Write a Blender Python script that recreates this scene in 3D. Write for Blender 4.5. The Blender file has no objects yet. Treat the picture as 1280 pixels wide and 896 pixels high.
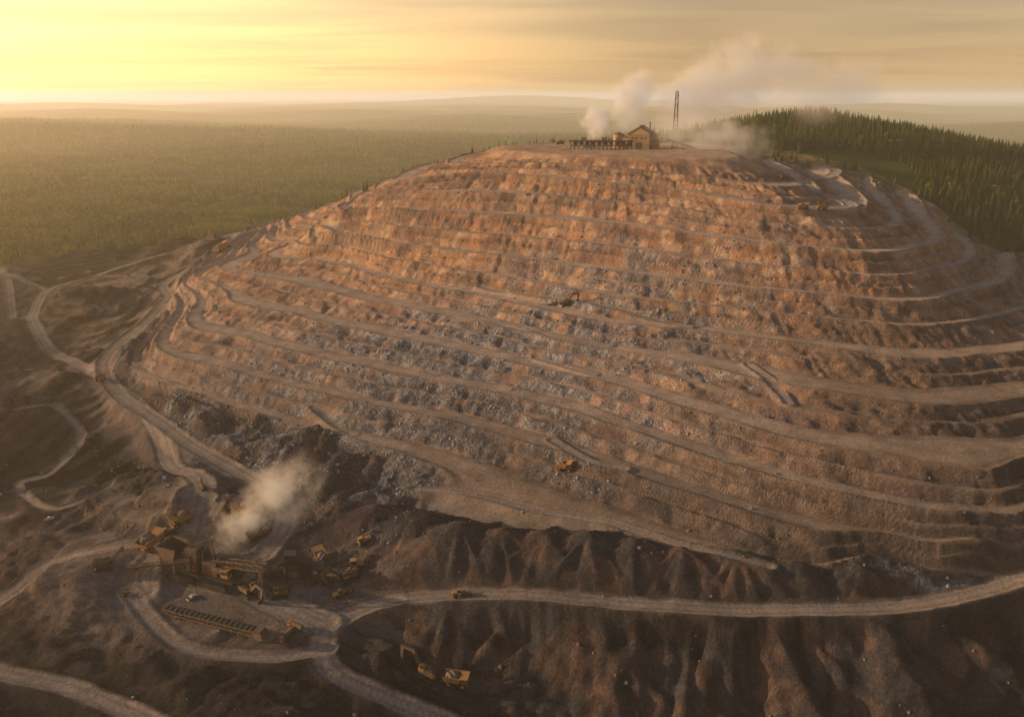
import bpy, bmesh, math, random
import numpy as np
from mathutils import Vector, Matrix, Quaternion
random.seed(7); rng=np.random.default_rng(7)
scene=bpy.context.scene
TH=math.radians(16.4); F=1108.0; CH=180.0
SUN_AZ=math.radians(-86); SUN_EL=math.radians(14)

# ------------------------------------------------------------ helpers
def ray(u,v):
    dx=(u-640)/F; dy=(448-v)/F
    return np.array([dx, math.cos(TH)+dy*math.sin(TH), -math.sin(TH)+dy*math.cos(TH)])
def P(u,v,z):
    d=ray(u,v); t=(z-CH)/d[2]; return (d[0]*t,d[1]*t,z)
def PD(u,v,y):
    d=ray(u,v); t=y/d[1]; return (d[0]*t,y,CH+d[2]*t)
def _h(ix,iy,seed):
    h=(ix.astype(np.int64)*374761393+iy.astype(np.int64)*668265263+seed*974634777)&0xffffffff
    h=((h^(h>>13))*1274126177)&0xffffffff
    return ((h^(h>>16))&0xffffff)/float(0xffffff)
def vn(x,y,seed=0):
    x=np.asarray(x,float); y=np.asarray(y,float)
    ix=np.floor(x); iy=np.floor(y); fx=x-ix; fy=y-iy
    fx=fx*fx*(3-2*fx); fy=fy*fy*(3-2*fy)
    a=_h(ix,iy,seed); b=_h(ix+1,iy,seed); c=_h(ix,iy+1,seed); d=_h(ix+1,iy+1,seed)
    return (a*(1-fx)+b*fx)*(1-fy)+(c*(1-fx)+d*fx)*fy
def fbm(x,y,seed=0,o=4):
    r=0;a=.5;t=0
    for i in range(o):
        r=r+a*vn(x*2**i+17.3*i,y*2**i-9.1*i,seed+i); t+=a; a*=.5
    return r/t
def ss(a,b,x):
    t=np.clip((x-a)/(b-a),0,1); return t*t*(3-2*t)

# ------------------------------------------------------------ control points
C=[]
def line(L,pts):
    for i,(u,v,z) in enumerate(pts):
        x,y,zz=P(u,v,z); C.append((x,y,zz,L))
        if i+1<len(pts):
            u2,v2,z2=pts[i+1]
            if abs(u2-u)>90:
                x,y,zz=P((u+u2)/2,(v+v2)/2,(z+z2)/2); C.append((x,y,zz,L))
line(14,[(660,196,132),(720,193,136),(800,197,136),(880,203,133),(930,206,129)])
line(12,[(505,226,112),(560,218,118),(620,214,123),(700,221,122),(770,228,120),(830,234,118),(900,244,115),(960,256,111),(1050,261,107)])
line(10,[(430,262,92),(500,262,97),(600,264,99),(700,270,99),(830,286,97),(960,302,94),(1080,314,90),(1140,308,89),(1170,290,88)])
line(8,[(390,285,75),(430,290,76),(500,303,76),(640,320,76),(800,342,74),(1000,366,71),(1120,373,69),(1200,362,68),(1255,343,67),(1250,320,66)])
line(6,[(345,283,58),(370,305,58),(400,322,58),(500,347,57),(620,371,56),(750,398,55),(900,413,54),(1000,428,53),(1120,440,52),(1280,432,50)])
line(5,[(312,305,50),(340,345,50),(450,370,49),(600,400,48),(750,430,47),(900,456,46),(1000,480,45),(1150,500,43),(1280,485,42)])
line(4,[(262,335,41),(300,368,42),(450,408,41),(600,440,40),(750,470,39),(900,512,38),(1000,545,36),(1120,560,35),(1280,553,34)])
line(3,[(225,352,33),(240,395,33),(350,430,33),(500,462,32),(700,502,31),(850,550,29),(1000,600,27),(1150,630,25),(1280,637,24)])
line(2,[(203,432,24),(300,462,24),(450,500,23),(600,532,22),(750,572,21),(900,622,19),(1100,662,17),(1280,690,15)])
line(1,[(168,457,14),(250,492,14),(400,532,13),(500,562,13),(600,594,12),(750,642,11),(850,672,10),(950,697,9),(1050,714,8),(1280,722,7)])
line(0,[(135,480,5),(200,530,4),(300,592,3),(380,642,2),(480,690,1),(600,728,0),(800,748,0),(1000,752,0),(1280,735,0)])
line(-1.5,[(285,298,42),(200,315,28),(120,335,15),(60,355,6),(38,385,3),(200,345,20),(205,380,14),(140,435,7)])
line(-3,[(0,400,0),(0,500,-2),(60,600,-3),(150,640,-2),(60,700,-2),(250,700,0),(300,760,0),(400,720,0),(150,800,-3),(420,800,-2),(600,775,-1),(900,775,-1),(1280,750,-1)])
line(-4,[(60,880,-6),(300,880,-8),(560,850,-12),(750,850,-16),(1000,850,-18),(1280,850,-18)])
W=[(0,160,-25,-6),(200,150,-35,-7),(-200,150,-10,-6),(400,150,-35,-7),(500,280,0,-2),(420,400,32,3),(520,420,25,1.5),(600,300,0,-2),
 (-240,895,60,6.3),(-127,885,100,10.5),(0,900,133,13.8),(60,800,136,14.6),(130,850,136,15),(60,860,136,15),(190,840,134,14.5),(120,800,136,15),(100,930,135,15),
 (-330,960,25,-1),(-240,1000,34,2),(-127,1000,72,6),(0,1010,106,9),(-300,1150,2,-3),(-127,1150,18,-1),(0,1160,50,3),(150,1160,90,5),
 (235,1000,150,13),(340,1050,158,13),(415,1000,148,12),(470,930,133,11),(510,880,124,10),(305,800,120,11.5),(345,710,95,9),(372,650,73,7.6),
 (230,800,126,12.8),(400,800,112,9),(400,1300,80,4),(200,1350,50,2),(0,1350,10,-1),(430,600,55,5),(480,700,75,6),(650,900,85,5),(620,700,45,3),(600,500,25,1),
 (750,1100,70,3),(850,850,30,0),(850,550,0,-3),(900,1300,20,-2),(-450,1060,1,-3),(-600,950,0,-4),(-700,700,0,-4),(-600,400,-5,-4),(-700,1300,0,-5),
 (-300,1450,0,-4),(0,1550,0,-3),(400,1550,5,-2),(900,1550,0,-4),(-500,200,-8,-5),(-350,560,-2,-3),(-420,800,2,-3),(850,200,-10,-6)]
C+=W
C=np.array(C,float)
S=100.0
def tps_fit(pts,val,lam):
    p=pts/S; n=len(p)
    d=np.sqrt(((p[:,None]-p[None])**2).sum(-1)); K=np.where(d>1e-9,d*d*np.log(d+1e-12),0)
    A=np.zeros((n+3,n+3)); A[:n,:n]=K+lam*np.eye(n); A[:n,n]=1; A[:n,n+1:]=p; A[n,:n]=1; A[n+1:,:n]=p.T
    return np.linalg.solve(A,np.concatenate([val,np.zeros(3)]))
gx=np.arange(-800,1001,4.0); gy=np.arange(80,1701,4.0)
GX,GY=np.meshgrid(gx,gy)
def tps_eval(ws,pts):
    outs=[w[-3]+w[-2]*GX/S+w[-1]*GY/S for w in ws]; p=pts/S
    for i in range(len(p)):
        r2=(GX/S-p[i,0])**2+(GY/S-p[i,1])**2; kk=0.5*r2*np.log(r2+1e-12)
        for j,w in enumerate(ws): outs[j]=outs[j]+w[i]*kk
    return outs
GZ,GL=tps_eval([tps_fit(C[:,:2],C[:,2],0.02),tps_fit(C[:,:2],C[:,3],0.02)],C[:,:2])
def interp(ax,ay,G,x,y):
    x=np.clip(x,ax[0],ax[-1]-1e-6); y=np.clip(y,ay[0],ay[-1]-1e-6)
    i=np.clip(np.searchsorted(ax,x,side='right')-1,0,len(ax)-2); j=np.clip(np.searchsorted(ay,y,side='right')-1,0,len(ay)-2)
    fx=(x-ax[i])/(ax[i+1]-ax[i]); fy=(y-ay[j])/(ay[j+1]-ay[j])
    return (G[j,i]*(1-fx)+G[j,i+1]*fx)*(1-fy)+(G[j+1,i]*(1-fx)+G[j+1,i+1]*fx)*fy

# ------------------------------------------------------------ terrain grid
def geo(start,step,end,g):
    o=[];p=start;s=step
    while abs(p-start)<abs(end-start):
        s*=g; p=p+s*(1 if end>start else -1); o.append(p)
    return o
xf=list(np.arange(-480,520.1,1.1)); 
xs=np.array(geo(xf[0],1.1,-30000,1.09)[::-1]+xf+geo(xf[-1],1.1,30000,1.09))
yf=list(np.arange(215,430,.9))+list(np.arange(430,620,1.1))+list(np.arange(620,960,1.6))
ys=np.array(geo(yf[0],.9,-4000,1.12)[::-1]+yf+geo(yf[-1],1.6,45000,1.025))
X,Y=np.meshgrid(xs,ys)
inside=ss(0,200,np.minimum(np.minimum(X+800,1000-X),np.minimum(Y-80,1700-Y)))
Zs=interp(gx,gy,GZ,X,Y)*inside
Ls=interp(gx,gy,GL,X,Y); Ls=np.where(inside>0,Ls,-5)*inside+(-5)*(1-inside)
fedge=lambda x: np.interp(x,[-3000,-900,-560,-400,-300,-240,-127,0,90,100,180,235,305,345,372,450,600,900,3000],
                             [900,900,985,1015,1015,950,925,925,930,925,890,845,800,705,655,600,520,400,300])
fe=Y-fedge(X)+(fbm(X/40,Y/40,5)-.5)*45
forest=ss(-4,6,fe)
grass=ss(-60,0,fe+(fbm(X/12,Y/12,9)-.5)*60)*(1-forest)
s=np.arctan2(X-120,900-Y)*450
hillm=ss(-0.2,0.3,Ls)*(1-ss(-40,-5,fe))
Lw=Ls+hillm*((fbm(X/80,Y/80,21,3)-.5)*0.20+(vn(s/26,Ls*.7,31)-.5)*0.05)
lo=Lw<1
Lw=np.where(lo,1-(1-Lw)*2,Lw)
k=np.round(Lw); f=Lw-k
odd=((k%2==1)&(k>6.5))
w=np.where(odd,.15,.24)+(fbm(X/50,Y/50,41,2)-.5)*.12
w=np.where(k==12,.32,w); w=np.where(k==10,.26,w); w=np.where((k==1)&(f<0),.16,w)
top=ss(13.2,13.8,Lw)
slope_b=.06
af=np.abs(f)
led=np.where(Lw<6.6,.055+.04*(vn(s/60,k,43)),.04)*(vn(s/70,k*3.7,44)>.48)
fl=(.5-slope_b*w-slope_b*led)/(.5-w-led)
sf=np.where(af<w,af*slope_b,np.where(af<.5-led,slope_b*w+(af-w)*fl,.5-(.5-af)*slope_b))
T=k+np.sign(f)*sf
dz=np.interp(Ls,[-1,0,.99,1.01,2,3,5,6,7,8,10,12,14],[5,5.5,6,9.5,9.5,8.5,7.5,7.5,9,10,11,10,7])
dz=dz*(1-.1*ss(150,300,X))
tm=hillm*(1-top)
bench=(1-ss(w-.02,w+.02,af))*tm
ledge=ss(.5-led-.02,.5-led+.01,af)*tm*(led>.001)
track_=(1-ss(w*.4,w*.7,af))*tm
rubble=ss(.0,.15,Ls)*(1-ss(.82,.92,Ls+(fbm(X/14,Y/14,66)-.5)*.15))*hillm
bench*=1-rubble; ledge*=1-rubble; track_*=1-rubble
face=np.clip(1-bench-ledge,0,1)*tm
Z=Zs+tm*ss(-.1,.2,Ls)*(T-Lw)*dz*(1-.5*rubble)
Z+=tm*np.exp(-((f+w*.93)/.025)**2)*.9*(1-rubble)
rill=np.abs(vn(s/5.0,Lw*.9,51)-.5)*2
rill2=np.abs(vn(s/15+fbm(X/20,Y/20,3)*1.0,Lw*.5,52)-.5)*2
Z+=face*((rill-.5)*.9+(rill2-.5)*2.2+(fbm(X/11,Y/11,61)-.5)*3.0+(fbm(X/3.4,Y/3.4,62,3)-.5)*2.0)
dune=vn(X/17+fbm(X/30,Y/30,67)*2,Y/13,68)
Z+=rubble*(dune*dune*9-2+(np.abs(vn(s/8,Lw*.3,69)-.5)*2-.5)*2.5+(fbm(X/4,Y/4,70,3)-.5)*2.0)
Z+=bench*((fbm(X/14,Y/14,63)-.5)*.6)
padm=ss(13.6,14.1,Ls+(fbm(X/30,Y/30,64)-.5)*.4)*(1-ss(-10,10,fe))
Z=Z*(1-padm)+(136+(fbm(X/12,Y/12,65)-.5)*1.0)*padm
om=(1-ss(-1.2,.2,Ls))*(1-forest)*inside
n=fbm(X/75+3,Y/75,71,3); t=(n-.5)*60; kk=np.round(t/5.0); ff=t/5.0-kk
st=(kk+np.sign(ff)*np.where(np.abs(ff)<.36,np.abs(ff)*.12,.043+(np.abs(ff)-.36)*3.26))*5.0
yc=P(290,735,0)
yard=np.exp(-(((X-yc[0])/62)**2+((Y-yc[1])/34)**2)**2)
om2=om*(1-yard)*(1-.6*ss(0,80,X)*(Y>285))
sface=om2*ss(.33,.38,np.abs(ff))
hump=ss(.5,.7,fbm(X/22,Y/22,76,3))
lowm=om2*(1-ss(255,290,Y-np.clip(-X,0,200)*.1))
Z+=om2*(st*(.8-.45*lowm)+(fbm(X/9,Y/9,72)-.5)*2.2+(fbm(X/2.9,Y/2.9,73,3)-.5)*(.8+1.4*hump)+hump*3.0*vn(X/7,Y/7,75)+sface*(1-lowm)*(vn(s/4,ff*2,78)-.5)*1.6)
Z+=lowm*((fbm(X/6,Y/6,83)-.5)*3.0+(fbm(X/2.2,Y/2.2,84,2)-.5)*1.0)
far=ss(1300,5000,np.hypot(X,Y))
Z+=far*((fbm(X/2600+5,Y/1500,91,4)-.5)*210+(fbm(X/7000,Y/3500,95,3)-.42)*300*ss(6000,14000,Y))
Z+=forest*(fbm(X/120,Y/120,93)-.5)*10*(1-far)

def zat(x,y): return float(interp(xs,ys,Z,np.array([x]),np.array([y]))[0])
def hit(u,v):
    d=ray(u,v); t=np.arange(180,2600,0.8)
    px=d[0]*t; py=d[1]*t; pz=CH+d[2]*t
    zz=interp(xs,ys,Z,px,py); i=int(np.argmax(pz<zz))
    return (px[i],py[i],float(zz[i]))
cone_m=np.zeros_like(Z)
for (u,v,h,sl) in [(425,652,11,.55),(470,668,15,.58),(520,682,17,.6),(575,700,18,.6),(625,705,17,.62),(680,708,17,.6),(735,712,18,.64),(790,716,16,.6),(850,720,14,.6),(920,724,13,.58),(990,730,11,.6),(1070,732,10,.55),(600,722,10,.62),(722,728,9,.66),(660,735,7,.6),(870,738,6,.55)]:
    cx,cy,cz=P(u,v,1.0)
    ang=np.arctan2(Y-cy,X-cx)
    d=np.hypot((X-cx)*.8,(Y-cy))*(1+.4*(vn(ang*6,np.zeros_like(X),int(u))-.5)+.2*(fbm(X/12,Y/12,int(u)+3,2)-.5))
    cone=cz+h-sl*d+(fbm(X/3,Y/3,int(u),2)-.5)*1.2-1.2*np.exp(-d/3)
    m=(cone>Z)&(d<60); Z=np.where(m,cone,Z); bench=np.where(m,0,bench); ledge=np.where(m,0,ledge); track_=np.where(m,0,track_); cone_m=np.where(m,1,cone_m)

def smooth_poly(pts,step=2.0):
    pts=np.array(pts,float); out=[]
    n=len(pts)
    for i in range(n-1):
        p0=pts[max(i-1,0)];p1=pts[i];p2=pts[i+1];p3=pts[min(i+2,n-1)]
        m=max(2,int(np.hypot(*(p2-p1)[:2])/step))
        for j in range(m):
            t=j/m
            out.append(.5*((2*p1)+(-p0+p2)*t+(2*p0-5*p1+4*p2-p3)*t*t+(-p0+3*p1-3*p2+p3)*t**3))
    out.append(pts[-1]); return np.array(out)
road=np.zeros_like(Z); lat=np.zeros_like(Z)+50
Z0=Z.copy(); rn=fbm(X/6,Y/6,77,2)
def carve(px,hw,shoulder=7,sm=14):
    global Z
    pts=[P(u,v,z)[:2] for u,v,z in px]
    pl=smooth_poly(pts)
    z=interp(xs,ys,Z0,pl[:,0],pl[:,1])
    kz=min(2*sm+1,len(z)//2*2-1)
    zp=np.pad(z,kz//2,mode='edge'); z=np.convolve(zp,np.ones(kz)/kz,'valid')
    z=np.pad(z,(0,max(0,len(pl)-len(z))),mode='edge')[:len(pl)]
    R=hw+shoulder+2
    D=np.full(Z.shape,1e3); RZ=np.zeros_like(Z)
    for (x,y),zz in zip(pl,z):
        i0,i1=np.searchsorted(xs,[x-R,x+R]); j0,j1=np.searchsorted(ys,[y-R,y+R])
        if i1<=i0 or j1<=j0: continue
        d=np.hypot(X[j0:j1,i0:i1]-x,Y[j0:j1,i0:i1]-y); sub=D[j0:j1,i0:i1]; m=d<sub
        sub[m]=d[m]; RZ[j0:j1,i0:i1][m]=zz
    b=1-ss(hw,hw+shoulder,D); Z=np.where(D<R,Z*(1-b)+(RZ+.1+.7*np.exp(-((D-hw-.6)/.9)**2))*b,Z)
    r=1-ss(hw-1,hw+.8,D+(rn-.5)*2.4)
    np.maximum(road,r,out=road); np.copyto(lat,D,where=(D<lat)&(D<hw+2))
carve([(340,283,55),(285,298,43),(200,315,28),(120,335,15),(60,355,6),(38,385,3),(50,420,1),(90,455,0),(130,485,0),(170,512,0),(200,550,0),(215,590,0),(245,620,0),(258,645,0),(245,680,0),(190,712,0),(180,740,0)],5.2)
carve([(285,300,43),(240,325,30),(203,345,20),(210,375,14),(195,405,10),(145,435,7),(130,465,5),(152,497,4),(200,530,3),(240,558,3),(300,594,2),(345,625,1),(358,665,0),(330,700,0)],4.7)
carve([(1420,715,0),(1280,738,0),(1150,758,0),(1000,769,0),(850,768,0),(700,757,0),(560,749,0),(470,752,0),(420,772,0),(402,800,0),(420,832,-2),(480,855,-4),(560,880,-6),(640,905,-8),(700,930,-10)],4.5)
carve([(-120,790,0),(0,737,0),(60,706,0),(130,697,0),(200,692,0),(250,690,0)],3.8)
carve([(-100,800,-4),(0,832,-4),(80,852,-5),(160,886,-6),(240,930,-7)],4)
carve([(-60,330,0),(0,347,0),(12,380,0),(0,400,0),(-60,430,0)],4)
carve([(60,355,6),(0,350,2),(-80,352,0)],4)
carve([(960,256,111),(1050,259,108),(1060,255,108),(1020,243,112),(1008,228,117),(1045,212,122),(1030,205,124)],4.5,4)
carve([(250,700,0),(330,745,0),(400,775,0)],7)
carve([(160,740,0),(220,800,-1),(330,815,-1),(410,805,-1)],3.2)
carve([(20,520,0),(70,510,0),(100,535,0),(60,575,0),(20,590,0),(60,640,0),(120,625,0),(150,590,0)],2.6,4)
carve([(520,608,9),(600,622,8),(680,640,9),(760,655,9),(860,690,8),(960,715,7)],3.0,4,sm=8)
for r in ([(505,226,112),(470,240,100),(430,262,92)],[(420,268,90),(395,278,80),(390,288,76)],[(560,388,54),(640,398,52),(700,418,50),(760,431,47)],[(390,487,28),(415,505,25),(440,532,18)],[(670,430,48),(740,466,40)],[(690,540,26),(735,575,22),(780,588,20)],[(935,456,46),(970,480,46),(985,508,40)],[(860,410,54),(700,378,57),(600,360,58)]):
    carve(r,2.6,3,sm=6)

# ------------------------------------------------------------ albedo
def col(c): return np.array(c)[None,None,:]
def mix(a,b,m): return a*(1-m[...,None])+b*m[...,None]
ONE=np.ones(X.shape+(3,))
n1=fbm(X/30,Y/30,101); n2=fbm(X/7,Y/7,102); n3=fbm(s/16,Lw*1.3,103); n4=fbm(X/110,Y/110,104)
A=mix(col((.50,.265,.145))*ONE,col((.38,.215,.135))*ONE,ss(.35,.65,n3))
A=mix(A,col((.60,.42,.27)),ss(.50,.70,n2)*.7)
A=mix(A,col((.20,.13,.105)),ss(.48,.64,fbm(X/16,Y/16,109,5))*.7)
gcx,gcy,_=P(500,510,25)
gz=np.exp(-(((X-gcx)/150)**2+((Y-gcy)/100)**2))+.35*np.exp(-(((X-60)/160)**2+((Y-540)/90)**2))
A=mix(A,A.mean(-1,keepdims=True)*col((1.12,.98,.9)),ss(7,2,Ls)*.45) if False else A*(1-.0)
lowL=1-ss(2.0,7.0,Ls+(n1-.5)*3)
Ag=A.mean(-1,keepdims=True)*col((1.15,.96,.88)); A=mix(A,Ag*.82,lowL*.55)
grey=ss(.40,.68,fbm(X/13,Y/8,105,5)+gz*.2-.03)
greycol=mix(col((.12,.127,.15))*ONE,col((.32,.315,.315)),ss(.38,.72,fbm(X/2.5,Y/2.5,106)))
A=mix(A,greycol,grey*ss(.05,.6,gz)*.88)
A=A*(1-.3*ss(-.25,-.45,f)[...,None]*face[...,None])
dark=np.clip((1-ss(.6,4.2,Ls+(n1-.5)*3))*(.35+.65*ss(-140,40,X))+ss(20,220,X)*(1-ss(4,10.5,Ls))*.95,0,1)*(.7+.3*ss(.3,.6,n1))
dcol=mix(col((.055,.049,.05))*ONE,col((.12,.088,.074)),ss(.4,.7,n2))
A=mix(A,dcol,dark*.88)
rbm=np.maximum(cone_m,rubble)
A=mix(A,mix(col((.13,.082,.064))*ONE,col((.06,.056,.058)),ss(.38,.55,fbm(X/9,Y/9,111))),rbm*.9)
A=mix(A,mix(col((.08,.08,.088))*ONE,col((.24,.235,.23)),ss(.42,.7,fbm(X/2.2,Y/2.2,112))),rubble*(1-cone_m)*ss(.45,.6,fbm(X/20,Y/20,113))*.8)
gcol=mix(col((.058,.05,.05))*ONE,col((.22,.165,.13)),ss(.42,.56,n4)*ss(.33,.58,n1+.1))
gcol=mix(gcol,col((.04,.037,.041)),np.maximum(hump*.7,ss(.5,.65,n2)*.4))
gcol=mix(gcol,mix(col((.03,.028,.031))*ONE,col((.065,.053,.05)),ss(.4,.65,n2)),lowm*.95)
A=mix(A,gcol,(1-hillm)*(1-.8*yard)*(1-ss(-1.5,.5,Ls))*(1-cone_m)); A=A*(1-.4*sface[...,None])
bcol=mix(col((.44,.31,.22))*ONE,col((.31,.22,.16)),ss(.4,.65,n2))
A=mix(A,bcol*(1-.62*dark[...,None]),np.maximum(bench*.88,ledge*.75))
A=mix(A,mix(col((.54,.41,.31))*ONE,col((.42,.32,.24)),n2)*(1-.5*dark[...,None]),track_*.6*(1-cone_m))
A=mix(A,mix(col((.25,.2,.165))*ONE,col((.14,.115,.10)),ss(.35,.6,n2)),yard*.88)
A=mix(A,mix(col((.50,.35,.23))*ONE,col((.34,.24,.17)),ss(.35,.6,n2)),padm*.75)
rc=mix(col((.38,.30,.24))*ONE,col((.28,.22,.175)),n2)
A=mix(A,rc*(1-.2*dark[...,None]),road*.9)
gr=mix(col((.075,.085,.025))*ONE,col((.16,.13,.05)),ss(.4,.6,n2))
A=mix(A,gr,grass*(1-road)*(1-padm)*.85*ss(.4,.5,n1+.12))
fg=mix(col((.06,.08,.02))*ONE,col((.13,.14,.035)),ss(.45,.7,fbm(X/300,Y/300,108)))
A=mix(A,fg,forest)
rough=np.clip(face+rubble+sface*.8+lowm*.6+om2*.3+hump*om2*.5+cone_m*.6,0,1)*(1-road)*(1-forest)

ny,nx=X.shape
me=bpy.data.meshes.new("terrain")
me.vertices.add(nx*ny); me.vertices.foreach_set("co",np.stack([X,Y,Z],-1).astype(np.float32).ravel())
ii=np.arange(nx*ny).reshape(ny,nx)
q=np.stack([ii[:-1,:-1],ii[:-1,1:],ii[1:,1:],ii[1:,:-1]],-1).reshape(-1,4)
me.loops.add(q.size); me.loops.foreach_set("vertex_index",q.ravel().astype(np.int32))
me.polygons.add(len(q)); me.polygons.foreach_set("loop_start",(np.arange(len(q))*4).astype(np.int32))
me.update(calc_edges=True)
me.polygons.foreach_set("use_smooth",np.ones(len(q),bool))
ca=me.attributes.new("albedo",'FLOAT_COLOR','POINT'); ca.data.foreach_set("color",np.concatenate([np.clip(A,0,1),np.ones((ny,nx,1))],-1).astype(np.float32).ravel())
gmask=np.clip(grey*ss(.05,.5,gz)+rubble*(1-cone_m)*.6,0,1)
cb=me.attributes.new("masks",'FLOAT_COLOR','POINT'); cb.data.foreach_set("color",np.stack([rough,road,rough*(.2+.6*gmask),np.clip(lat/20,0,1)],-1).astype(np.float32).ravel())
terr=bpy.data.objects.new("terrain",me); scene.collection.objects.link(terr)

class NT:
    def __init__(s,nt): s.nt=nt; s.l=nt.links
    def n(s,t,**k):
        nd=s.nt.nodes.new(t)
        for a,b in k.items():
            if a in ('inp',):
                for kk,vv in b.items():
                    if isinstance(vv,bpy.types.NodeSocket): s.l.new(vv,nd.inputs[kk])
                    else: nd.inputs[kk].default_value=vv
            else: setattr(nd,a,b)
        return nd
    def math(s,op,a,b=0.0,c=None):
        i={0:a,1:b}
        if c is not None: i[2]=c
        return s.n('ShaderNodeMath',operation=op,inp=i).outputs[0]
    def mixc(s,fac,a,b,bt='MIX'):
        return s.n('ShaderNodeMix',data_type='RGBA',blend_type=bt,inp={0:fac,6:a,7:b}).outputs[2]
def newmat(name):
    m=bpy.data.materials.new(name); m.use_nodes=True; m.node_tree.nodes.clear(); return m,NT(m.node_tree)
m,g=newmat("mine_ground")
al=g.n('ShaderNodeAttribute',attribute_name="albedo"); mk=g.n('ShaderNodeAttribute',attribute_name="masks")
sp=g.n('ShaderNodeSeparateColor',inp={0:mk.outputs['Color']})
geo_=g.n('ShaderNodeNewGeometry'); pos=geo_.outputs['Position']
na=g.n('ShaderNodeTexNoise',inp={'Vector':pos,'Scale':.8,'Detail':6.0,'Roughness':.7})
nb=g.n('ShaderNodeTexNoise',inp={'Vector':pos,'Scale':.12,'Detail':4.0})
vo=g.n('ShaderNodeTexVoronoi',inp={'Vector':pos,'Scale':.8,'Randomness':1.0,'Detail':1.0})
c=g.mixc(1.0,al.outputs['Color'],g.n('ShaderNodeMapRange',inp={0:na.outputs[0],1:.3,2:.7,3:.6,4:1.42}).outputs[0],'MULTIPLY')
vs=g.n('ShaderNodeSeparateColor',inp={0:vo.outputs['Color']})
vfac=g.n('ShaderNodeMapRange',inp={0:vs.outputs[0],1:0.,2:1.,3:.55,4:1.5}).outputs[0]
c2=g.mixc(1.0,c,vfac,'MULTIPLY'); c=g.mixc(g.math('MULTIPLY',sp.outputs[2],.85),c,c2)
c=g.mixc(.6,c,g.n('ShaderNodeMapRange',inp={0:nb.outputs[0],1:.3,2:.7,3:.7,4:1.3}).outputs[0],'MULTIPLY')
lt=g.math('MULTIPLY',mk.outputs['Alpha'],20.0)
tr=g.math('SINE',g.math('MULTIPLY',lt,2.3)); tr=g.math('MULTIPLY_ADD',tr,.13,.97)
c3=g.mixc(1.0,c,tr,'MULTIPLY'); c=g.mixc(sp.outputs[1],c,c3)
hgt=g.math('ADD',g.math('MULTIPLY',na.outputs[0],g.math('MULTIPLY_ADD',sp.outputs[0],1.0,.3)),g.math('MULTIPLY',g.math('MULTIPLY',sp.outputs[2],g.math('SUBTRACT',1.0,vo.outputs['Distance'])),.8))
bp=g.n('ShaderNodeBump',inp={'Strength':.9,'Distance':1.3,'Height':hgt})
b=g.n('ShaderNodeBsdfDiffuse',inp={0:c,'Roughness':.5,'Normal':bp.outputs[0]})
g.n('ShaderNodeOutputMaterial',inp={0:b.outputs[0]})
me.materials.append(m)

# ------------------------------------------------------------ materials
def mat(name,c,rough=.7,metal=0.,dust=.45,var=.3,scale=.6):
    m,g=newmat(name)
    tc=g.n('ShaderNodeTexCoord').outputs['Object']
    n=g.n('ShaderNodeTexNoise',inp={'Vector':tc,'Scale':scale,'Detail':5.0,'Roughness':.65})
    cc=g.mixc(1.0,(*c,1),g.n('ShaderNodeMapRange',inp={0:n.outputs[0],1:.3,2:.7,3:1-var,4:1+var}).outputs[0],'MULTIPLY')
    dn=g.n('ShaderNodeMapRange',inp={0:n.outputs[0],1:.40,2:.60,3:0.,4:dust}).outputs[0]
    cc=g.mixc(dn,cc,(.13,.10,.08,1))
    b=g.n('ShaderNodeBsdfPrincipled',inp={'Base Color':cc,'Roughness':rough,'Metallic':metal})
    g.n('ShaderNodeOutputMaterial',inp={0:b.outputs[0]}); return m
YEL=mat("weathered_yellow_paint",(.40,.19,.035),dust=.5); DYE=mat("grimy_ochre_steel",(.11,.065,.032),.8,dust=.3); ORG=mat("orange_paint",(.45,.14,.03)); STL=mat("dark_steel",(.03,.028,.028),.6,.3,.15)
RUB=mat("tyre_rubber",(.02,.02,.02),.9,0,.2); GLS=mat("cab_glass",(.03,.04,.05),.12,0,.1); WHT=mat("white_paint",(.55,.52,.48),.5)
RST=mat("rusted_steel",(.08,.04,.026),.85,.1,.3); WALL=mat("ochre_cladding",(.36,.21,.10),.8); ROOF=mat("dark_metal_roof",(.06,.045,.04),.6,.2)
CLR=mat("hi_vis_clothing",(.5,.12,.02),.9); DRK=mat("dark_trousers",(.03,.035,.05),.9); SKN=mat("skin",(.35,.2,.13),.7)
LOAD=mat("ore_load",(.16,.12,.10),.95)

# ------------------------------------------------------------ mesh parts
def box(bm,c,sz,rot=None,taper=1.0,ty=None):
    r=bmesh.ops.create_cube(bm,size=1.0); ty=taper if ty is None else ty
    for v in r['verts']:
        tx=taper if v.co.z>0 else 1; tyy=ty if v.co.z>0 else 1
        v.co=Vector((v.co.x*sz[0]*tx,v.co.y*sz[1]*tyy,v.co.z*sz[2]))
        if rot is not None: v.co=rot@v.co
        v.co+=Vector(c)
    return r['verts']
def RY(a): return Matrix.Rotation(math.radians(a),3,'Y')
def cyl(bm,c,r,d,axis='Y',seg=14,r2=None):
    o=bmesh.ops.create_cone(bm,cap_ends=True,segments=seg,radius1=r,radius2=r if r2 is None else r2,depth=d)
    M={'Y':Matrix.Rotation(math.pi/2,3,'X'),'X':Matrix.Rotation(math.pi/2,3,'Y'),'Z':Matrix.Identity(3)}[axis]
    for v in o['verts']: v.co=M@v.co+Vector(c)
def beam(bm,a,b,w,h=None):
    a=Vector(a);b=Vector(b);d=b-a
    q=d.to_track_quat('X','Z').to_matrix()
    box(bm,(a+b)/2,(d.length,w,h or w),q)
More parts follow.
